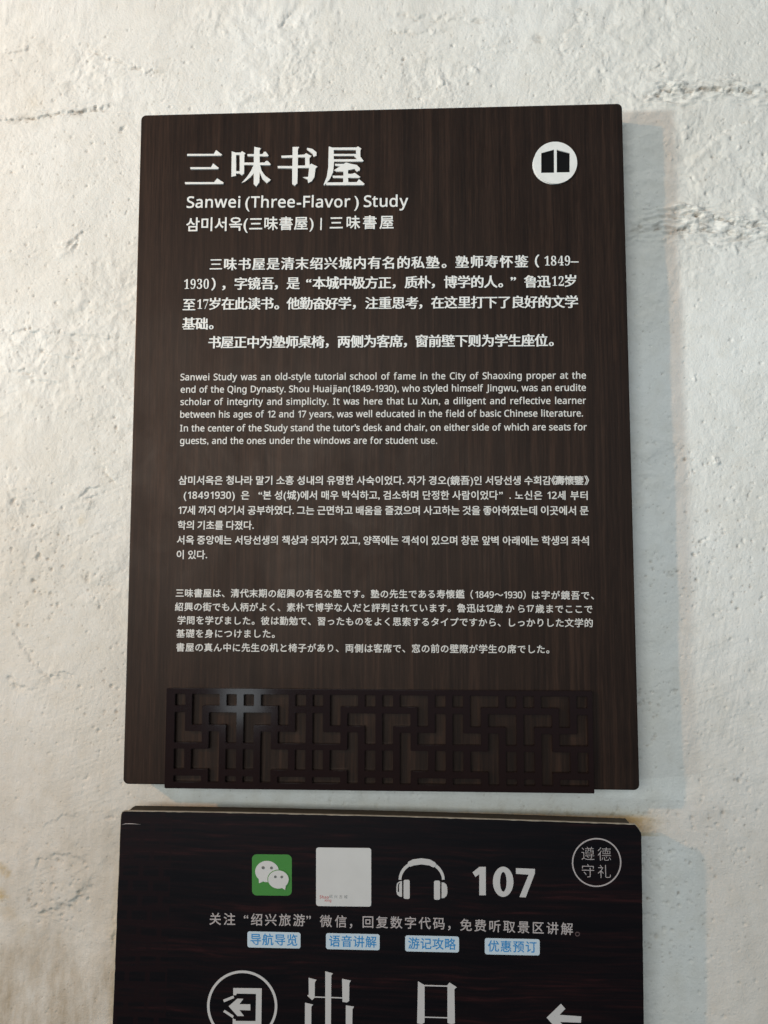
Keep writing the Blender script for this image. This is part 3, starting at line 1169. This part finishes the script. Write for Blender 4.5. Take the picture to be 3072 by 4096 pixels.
english = [
    ("Sanwei Study was an old-style tutorial school of fame in the City of Shaoxing proper at the", 722.4, 1521.6, 2343, 1514.7),
    ("end of the Qing Dynasty. Shou Huaijian(1849-1930), who styled himself Jingwu, was an erudite", 723.5, 1571, 2343, 1563.5),
    ("scholar of integrity and simplicity. It was here that Lu Xun, a diligent and reflective learner", 722.4, 1620.3, 2344, 1615.5),
    ("between his ages of 12 and 17 years, was well educated in the field of basic Chinese literature.", 721.4, 1670.7, 2331.7, 1666),
    ("In the center of the Study stand the tutor's desk and chair, on either side of which are seats for", 720.8, 1725.9, 2346.5, 1721),
    ("guests, and the ones under the windows are for student use.", 720.8, 1775.7, 1748, 1775),
]
for t in english:
    text_line(F1, [(*t, 36.5)], 'latin', L2, centre=False)

EMK = 39
korean = [
    [("삼미서옥은 청나라 말기 소흥 성내의 유명한 사숙이었다. 자가 경오(", 715.5, 1921.5, 1799, 1922), ("鏡吾)인 서당선생 수회감", 1802, 1922, 2204, 1922), ("《", 2206, 1922, 2217, 1922),
     ("壽懷鑒", 2221, 1922, 2334, 1922), ("》", 2338, 1922, 2351, 1922)],
    [("(18491930)", 736, 1981, 939, 1981), ("은", 965, 1981, 999, 1981), ("“", 1035, 1981, 1048, 1981),
     ("본 성(城)에서 매우 박식하고, 검소하며 단정한 사람이었다", 1052.4, 1981, 1991, 1981), ("”", 1997, 1981, 2013, 1981), (".", 2038, 1981, 2044, 1981), ("노신은 12세 부터", 2060, 1981, 2350, 1982)],
    [("17세 까지 여기서 공부하였다. 그는 근면하고 배움을 즐겼으며 사고하는 것을 좋아하였는데 이곳에서 문", 714.5, 2041, 2353, 2042.5)],
    [("학의 기초를 다졌다.", 711.8, 2100.8, 1015, 2101)],
    [("서옥 중앙에는 서당선생의 책상과 의자가 있고, 양쪽에는 객석이 있으며 창문 앞벽 아래에는 학생의 좌석", 709, 2160, 2354.5, 2163)],
    [("이 있다.", 708, 2218.5, 828.5, 2218.5)],
]
for ln in korean:
    text_line(F1, [(*t, EMK) for t in ln], 'korean', L2)

EMJ = 36.5
japanese = [
    [("三味書屋は、清代末期の紹興の有名な塾です。塾の先生である寿懐鑑", 703.9, 2372, 1857, 2377), ("（", 1882, 2378, 1894, 2378), ("1849～1930", 1902, 2378, 2088, 2380), ("）", 2093, 2380, 2102, 2380),
     ("は字が鏡吾で、", 2128.5, 2380, 2375, 2382)],
    [("紹興の街でも人柄がよく、素朴で博学な人だと評判されています。魯迅は", 701, 2427, 1939, 2433), ("12", 1944, 2433, 1973, 2433), ("歳から", 1977, 2434, 2098, 2435),
     ("17", 2106, 2434, 2135, 2434), ("歳までここで", 2142, 2435, 2369, 2436.7)],
    [("学問を学びました。彼は勤勉で、習ったものをよく思索するタイプですから、しっかりした文学的", 710.8, 2480.7, 2370.4, 2492)],
    [("基礎を身につけました。", 706.5, 2533.8, 1099, 2535)],
    [("書屋の真ん中に先生の机と椅子があり、両側は客席で、窓の前の壁際が学生の席でした。", 706.5, 2589, 2196.4, 2597)],
]
for ln in japanese:
    text_line(F1, [(*t, EMJ) for t in ln], 'kana', L2)

# round emblem with an open book cut out
e_ = zc(1950, 400, 2.074)
lp = [e_([(443, 449), (550, 419), (551, 611), (443, 612)]), e_([(572, 421), (680, 448), (680, 607), (572, 609)])]
em = shape(F1, [e_(ell(560, 528, 181, 174))] + lp, 0.0022, M['letter'], "emblem")
shape(F1, [e_(ell(546, 542, 174, 160))] + [[(x, y) for x, y in l] for l in lp], 0.0010, M['letter'], "emblem_backing", parent=em)
shape(F1, [e_([(436, 440), (688, 414), (688, 616), (436, 618)])], 0.0006, M['black'], "book_symbol", parent=em)

# lattice strip
LQ = [F1.loc(670.5, 2753), F1.loc(2361, 2758), F1.loc(2376.5, 3168.5), F1.loc(666.6, 3147.5)]
lx0 = (LQ[0][0] + LQ[3][0]) / 2
lx1 = (LQ[1][0] + LQ[2][0]) / 2
lz1 = (LQ[0][1] + LQ[1][1]) / 2
lz0 = (LQ[2][1] + LQ[3][1]) / 2
LW, LH = lx1 - lx0, lz1 - lz0
base = {(c, r) for c in range(24) for r in range(5)}
GROUPS = [[(0, 0)], [(1, 0), (2, 0), (1, 1)], [(3, 0)], [(4, 0)], [(5, 0), (6, 0), (6, 1)], [(7, 0)], [(0, 1), (0, 2), (1, 2)], [(2, 1), (3, 1), (3, 2)],
          [(4, 1), (5, 1), (4, 2)], [(2, 2), (2, 3), (2, 4), (1, 3)], [(0, 3)], [(3, 3)], [(4, 3)], [(5, 2), (5, 3), (5, 4), (6, 3)], [(7, 1), (7, 2), (6, 2)],
          [(7, 3)], [(0, 4), (1, 4)], [(3, 4)], [(4, 4)], [(6, 4), (7, 4)]]
fx0, fx1 = (704 - 668.5) / 1697, (2345 - 668.5) / 1697
pit_ = (fx1 - fx0) / 23.6
xl_ = [0.0]
for c in range(24):
    a = fx0 + c * pit_
    xl_ += [a, a + 0.6 * pit_]
xl_ += [1.0]
zl_ = [0.0, .055, .171, .238, .363, .427, .543, .604, .805, .872, .933, 1.0]
NXL, NZL = len(xl_) - 1, len(zl_) - 1
openc = set()
for k in range(3):
    for g in GROUPS:
        gs = {(c + 8 * k, r) for c, r in g}
        for c, r in gs:
            openc.add((2 * c + 1, 2 * r + 1))
            if (c + 1, r) in gs:
                openc.add((2 * c + 2, 2 * r + 1))
            if (c, r + 1) in gs:
                openc.add((2 * c + 1, 2 * r + 2))
bm = bmesh.new()
TL = 0.0060
vc = {}


def lv(i, j, k):
    if (i, j, k) not in vc:
        vc[(i, j, k)] = bm.verts.new((lx0 + xl_[i] * LW, -TL * k, lz1 - zl_[j] * LH))
    return vc[(i, j, k)]


for i in range(NXL):
    for j in range(NZL):
        if (i, j) in openc:
            continue
        bm.faces.new([lv(i, j, 1), lv(i, j + 1, 1), lv(i + 1, j + 1, 1), lv(i + 1, j, 1)])
        bm.faces.new([lv(i, j, 0), lv(i + 1, j, 0), lv(i + 1, j + 1, 0), lv(i, j + 1, 0)])
        for di, dj, a, b in ((-1, 0, (i, j), (i, j + 1)), (1, 0, (i + 1, j + 1), (i + 1, j)), (0, -1, (i + 1, j), (i, j)), (0, 1, (i, j + 1), (i + 1, j + 1))):
            q = (i + di, j + dj)
            if q in openc or not (0 <= q[0] < NXL and 0 <= q[1] < NZL):
                bm.faces.new([lv(*a, 1), lv(*a, 0), lv(*b, 0), lv(*b, 1)])
bmesh.ops.recalc_face_normals(bm, faces=bm.faces)
vert = [e for e in bm.edges if abs(e.verts[0].co.y - e.verts[1].co.y) > 1e-4 and e.calc_face_angle(0) > 0.5]
bmesh.ops.bevel(bm, geom=vert, offset=0.0006, segments=2, affect='EDGES')
ed = [e for e in bm.edges if all(abs(v.co.y + TL) < 1e-6 for v in e.verts) and e.calc_face_angle(0) > 0.5]
bmesh.ops.bevel(bm, geom=ed, offset=0.0004, segments=2, affect='EDGES')
me = bpy.data.meshes.new("lattice_panel")
bm.to_mesh(me)
bm.free()
lat = link("lattice_panel", me, s1, M['lattice'])
lat.location = (0, -0.0002, 0)

# ------------------------------------------------------------------ lower sign
Y2 = -0.014
p_tl, p_tr = at(483, 3243, Y2), at(2565, 3298, Y2)
rot2 = -math.atan2(p_tr[2] - p_tl[2], p_tr[0] - p_tl[0])     # about Y
W2_ = math.hypot(p_tr[0] - p_tl[0], p_tr[2] - p_tl[2])
mid2 = (p_tl + p_tr) / 2
H2 = 0.52
s2 = empty("exit_sign", (mid2[0] - math.sin(rot2) * H2, Y2, mid2[2] - H2 * math.cos(rot2)), rot2,
           label="dark red-grained exit sign with printed icons and a left arrow, below the information board", category="sign")
F2 = Face(s2, Y2, rot2)


def outline2(inset, jag, seed):
    """outline of the lower sign: top edge bowed up, right corner worn off, edges a little chipped"""
    rnd = random.Random(seed)
    w, h = W2_ / 2 - inset, H2 - inset
    pts = []
    n = 90
    for i in range(n + 1):
        x = -w + 0.004 + (2 * w - 0.004 - 0.0065) * i / n
        bow = 0.0018 * (1 - (x / w) ** 2)
        pts.append((x, h + bow - (jag * rnd.random() ** 3)))
    for i in range(1, 9):
        t = i / 8
        pts.append((w - 0.0065 + 0.0065 * t, h - 0.0085 * t ** 1.2 - jag * rnd.random()))
    n = 70
    for i in range(n + 1):
        z = (h - 0.012) * (1 - i / n) + inset * i / n
        pts.append((w + inset * 0.95 - 0.5 * jag * rnd.random() ** 4, z))
    for i in range(n + 1):
        z = (h - 0.004) * i / n + inset * (1 - i / n)
        pts.append((-w + jag * 1.3 * rnd.random() ** 2, z))
    pts.append((-w + 0.0015, h - 0.0012))
    return pts


me = curve_mesh("backing_board", [[(p[0] * 0.985, p[1] - 0.0004) for p in outline2(0.0005, 0, 1)]], 0.020)
o = link("backing_board", me, s2, M['back'])
o.location = (0, 0.0234, 0)
me = curve_mesh("cream_facing", [outline2(0, 0.00015, 2)], 0.0032)
o = link("cream_facing", me, s2, M['core'])
o.location = (0, 0.0034, 0)
me = curve_mesh("printed_sheet", [outline2(0.0004, 0.00045, 5)], 0.0004)
o = link("printed_sheet", me, s2, M['printw'])
o.location = (0, 0.0002, 0)
# stand-off blocks that hold the sign away from the wall
for x in (-0.22, 0.22):
    for z in (0.10, 0.42):
        bm = bmesh.new()
        bmesh.ops.create_cone(bm, cap_ends=True, segments=24, radius1=0.010, radius2=0.010, depth=0.034,
                              matrix=Matrix.Translation((x, 0.0234 + 0.017, z)) @ Matrix.Rotation(math.pi / 2, 4, 'X'))
        me = bpy.data.meshes.new("spacer")
        bm.to_mesh(me)
        bm.free()
        link("spacer", me, s2, M['back'])

YP = -0.0002          # face of the printed sheet, local
TH = 0.00025


def printed(name, loops, material, layer=1, parent=None):
    return shape(F2, loops, TH, material, name, parent=parent, y0=YP - TH * (layer - 1) - 0.00002 * layer)


a4 = zc(450, 3180, 2.074)
a5 = zc(1200, 3350, 2.37)
a6 = zc(1850, 3230, 2.074)
a7 = zc(450, 3780, 1.58)
a8 = zc(1500, 3780, 1.4426)
# chat icon
ic = printed("chat_icon", [a4(rrect(1158, 492, 1488, 833, 40, sl=0.01))], M['green'])


def bubble(cx, cy, rx, ry, tail):
    """speech bubble: an ellipse with a pointed tail"""
    pts = ell(cx, cy, rx, ry, 56)
    t0 = math.degrees(math.atan2((tail[1] - cy) / ry, (tail[0] - cx) / rx)) % 360
    out = []
    done = False
    for i, p in enumerate(pts):
        a = 360 * i / 56
        if abs(a - t0) < 9:
            if not done:
                out.append(tail)
                done = True
            continue
        out.append(p)
    return out


b_ = printed("speech_bubble", [a4(bubble(1283, 632, 98, 88, (1217, 730)))], M['pcard'], 2, ic)
printed("bubble_outline", [a4(ell(1378, 697, 91, 81))], M['green'], 3, ic)
printed("speech_bubble", [a4(bubble(1378, 697, 85, 75, (1434, 782)))], M['pcard'], 4, ic)
for x, y, r in ((1251, 600, 13), (1320, 602, 12)):
    printed("eye", [a4(ell(x, y, r, r, 16))], M['grey'], 3, ic)
for x, y, r in ((1353, 674, 11), (1406, 675, 11)):
    printed("eye", [a4(ell(x, y, r, r, 16))], M['grey'], 5, ic)
# white card (its code is left out)
cd = printed("white_card", [a5(rrect(153, 96, 675, 651, 24, sl=0.012))], M['pcard'])


def pwrite(text, xl, yl, xr, yr, em, style, material, name="character", layer=2, **k):
    write(F2, text, xl, yl, xr, yr, em, style, material, y0=YP - TH * (layer - 1) - 0.00003 * layer, name=name, **k)


pwrite("Shao", 1279, 3587, 1315, 3588, 16, 'flat', M['red'], layer=2)
pwrite("xing", 1298, 3600, 1325, 3601, 14, 'flat', M['red'], layer=2)
pwrite("绍兴古城", 1317, 3585, 1390, 3587, 15, 'flatthin', M['ink'], layer=2)

# headphones
hb = []
for i in range(25):
    t = math.radians(180 - 180 * i / 24)
    hb.append((1153 + 218 * math.cos(t), 398 - 190 * math.sin(t)))
inner = []
for i in range(25):
    t = math.radians(180 * i / 24)
    inner.append((1153 + 192 * math.cos(t), 400 - 158 * math.sin(t)))
hp = printed("headphone_icon", [a5(hb + inner)], M['pwhite'])
pad = [(1018, 250), (1026, 228), (1070, 205), (1150, 194), (1230, 205), (1276, 230), (1290, 246), (1280, 276), (1262, 280), (1225, 262), (1150, 252), (1080, 262), (1046, 274), (1034, 270)]
printed("headband_pad", [a5(pad)], M['pwhite'], 2, hp)
printed("ear_pad", [a5(rrect(982, 399, 1040, 580, 16))], M['pwhite'], 1, hp)
printed("ear_pad", [a5(rrect(1270, 406, 1328, 588, 16))], M['pwhite'], 1, hp)
dl = [(967, 411), (967, 560), (945, 558), (922, 540), (914, 510), (914, 462), (920, 432), (940, 416)]
dli = [(950, 424), (936, 432), (928, 450), (926, 512), (940, 514), (938, 452), (944, 436), (952, 432)]
printed("ear_cup", [a5(dl), a5(dli)], M['pwhite'], 1, hp)
printed("ear_cup", [a5([(1342, 423), (1342, 573), (1366, 571), (1388, 552), (1397, 522), (1396, 472), (1388, 444), (1366, 426)])], M['pwhite'], 1, hp)
# number
n_ = a6
printed("character", [n_([(83, 537), (140, 491), (193, 491), (193, 727), (139, 727), (139, 553), (107, 575)])], M['pwhite'])
printed("character", [n_(ell(337, 615, 85, 125)), n_(ell(338, 615, 27, 82))], M['pwhite'])
printed("character", [n_([(443, 502), (600, 508), (600, 545), (524, 745), (472, 741), (548, 556), (443, 549)])], M['pwhite'])
# round seal
sl_ = printed("seal_ring", [n_(ell(1112, 455, 205, 203, 72)), n_(ell(1112, 455, 194, 192, 72))], M['pcap'])
for ch, x0, y0_, x1, y1_ in (("遵", 985, 381, 1102, 383), ("德", 1120, 386, 1238, 388), ("守", 988, 524, 1102, 526), ("礼", 1120, 530, 1238, 532)):
    (pa,), (pb,) = n_([(x0, y0_)]), n_([(x1, y1_)])
    pwrite(ch, pa[0], pa[1], pb[0], pb[1], 59, 'flatthin', M['pcap'], layer=1)
# caption
for t in (("关注", 839, 3675, 941, 3677), ("“", 976, 3677, 998, 3677), ("绍兴旅游", 1004.5, 3678, 1219, 3681), ("”", 1226, 3680, 1246, 3680), ("微信", 1280, 3684, 1386, 3686), ("，", 1399, 3688, 1410, 3688),
          ("回复数字代码", 1451, 3687, 1778, 3694), ("，", 1792, 3696, 1802, 3696), ("免费听取景区讲解", 1841, 3699, 2291, 3716)):
    pwrite(*t, 52, 'flat', M['pcap'], layer=1)
printed("full_stop", [a6(ell(953, 1049, 20, 19, 24)), a6(ell(953, 1049, 13, 12, 24))], M['pdim'])
# four blue-lettered tags
for txt, x0, y0_, x1, y1_ in (("导航导览", 990, 3727, 1202, 3791), ("语音讲解", 1304, 3734, 1518.6, 3798), ("游记攻略", 1620.7, 3743, 1836, 3807), ("优惠预订", 1939, 3754, 2158.6, 3819)):
    printed("tag", [rrect(x0, y0_, x1, y1_, 9, sl=0.022)], M['pale'])
    yc = (y0_ + y1_) / 2
    w = x1 - x0
    pwrite(txt, x0 + 13, yc - 0.022 * (w / 2 - 10) - 1, x1 - 13, yc + 0.022 * (w / 2 - 10) - 1, 49, 'flat', M['blue'], layer=2)
# exit pictogram
ex = printed("pictogram_ring", [a7(ell(820, 385, 222, 225, 72)), a7(ell(820, 385, 206, 209, 72))], M['pwhite'])
printed("doorway_symbol", [a7([(764, 270), (944, 272), (941, 516), (760, 514), (761, 463), (768, 463), (768, 466), (779, 468), (779, 478), (905, 479), (908, 307), (786, 305), (782, 316), (764, 314)])], M['pwhite'], 1, ex)
printed("arrow_symbol", [a7([(735, 385), (790, 337), (828, 338), (803, 372), (872, 373), (872, 411), (803, 409), (832, 447), (790, 447)])], M['pwhite'], 1, ex)
printed("door_leaf", [a7([(700, 344), (765, 318), (770, 333), (706, 360)])], M['pwhite'], 1, ex)
printed("door_leaf", [a7([(710, 408), (767, 445), (761, 460), (700, 420)])], M['pwhite'], 1, ex)
# 出 口
chu = [(1345, 165), (1393, 178), (1383, 192), (1382, 327), (1453, 330), (1453, 330), (1451, 212), (1507, 224), (1497, 240), (1496, 352), (1482, 362), (1454, 358), (1453, 337), (1382, 334),
       (1380, 560), (1474, 562), (1475, 380), (1527, 388), (1517, 404), (1514, 590), (1495, 600), (1475, 590), (1474, 570), (1256, 568), (1250, 584), (1232, 590), (1205, 566), (1216, 556),
       (1217, 363), (1268, 375), (1257, 390), (1256, 560), (1345, 560), (1345, 333), (1278, 331), (1262, 347), (1230, 318), (1241, 312), (1240, 206), (1290, 219), (1279, 235), (1278, 324), (1345, 326)]
printed("character", [a7(chu)], M['pwhite'])
kou = [(248, 208), (284, 229), (416, 233), (430, 215), (472, 243), (458, 253), (461, 450), (440, 456), (418, 448), (418, 422), (286, 418), (286, 446), (268, 456), (243, 450)]
kin = [(286, 236), (418, 240), (418, 416), (286, 412)]
printed("character", [a8(kou), a8(kin)], M['pwhite'])
printed("arrow_mark", [a8([(990, 418), (1073, 338), (1098, 367), (1064, 402), (1190, 411), (1188, 447), (1068, 443), (1100, 478), (1070, 508)])], M['pwhite'])
# scratched wrinkle near the corner, its glint painted in a pale colour
printed("wrinkle_glint", [a4([(75, 246), (110, 235), (160, 235), (235, 243), (160, 240), (112, 240)])], M['pcap'])
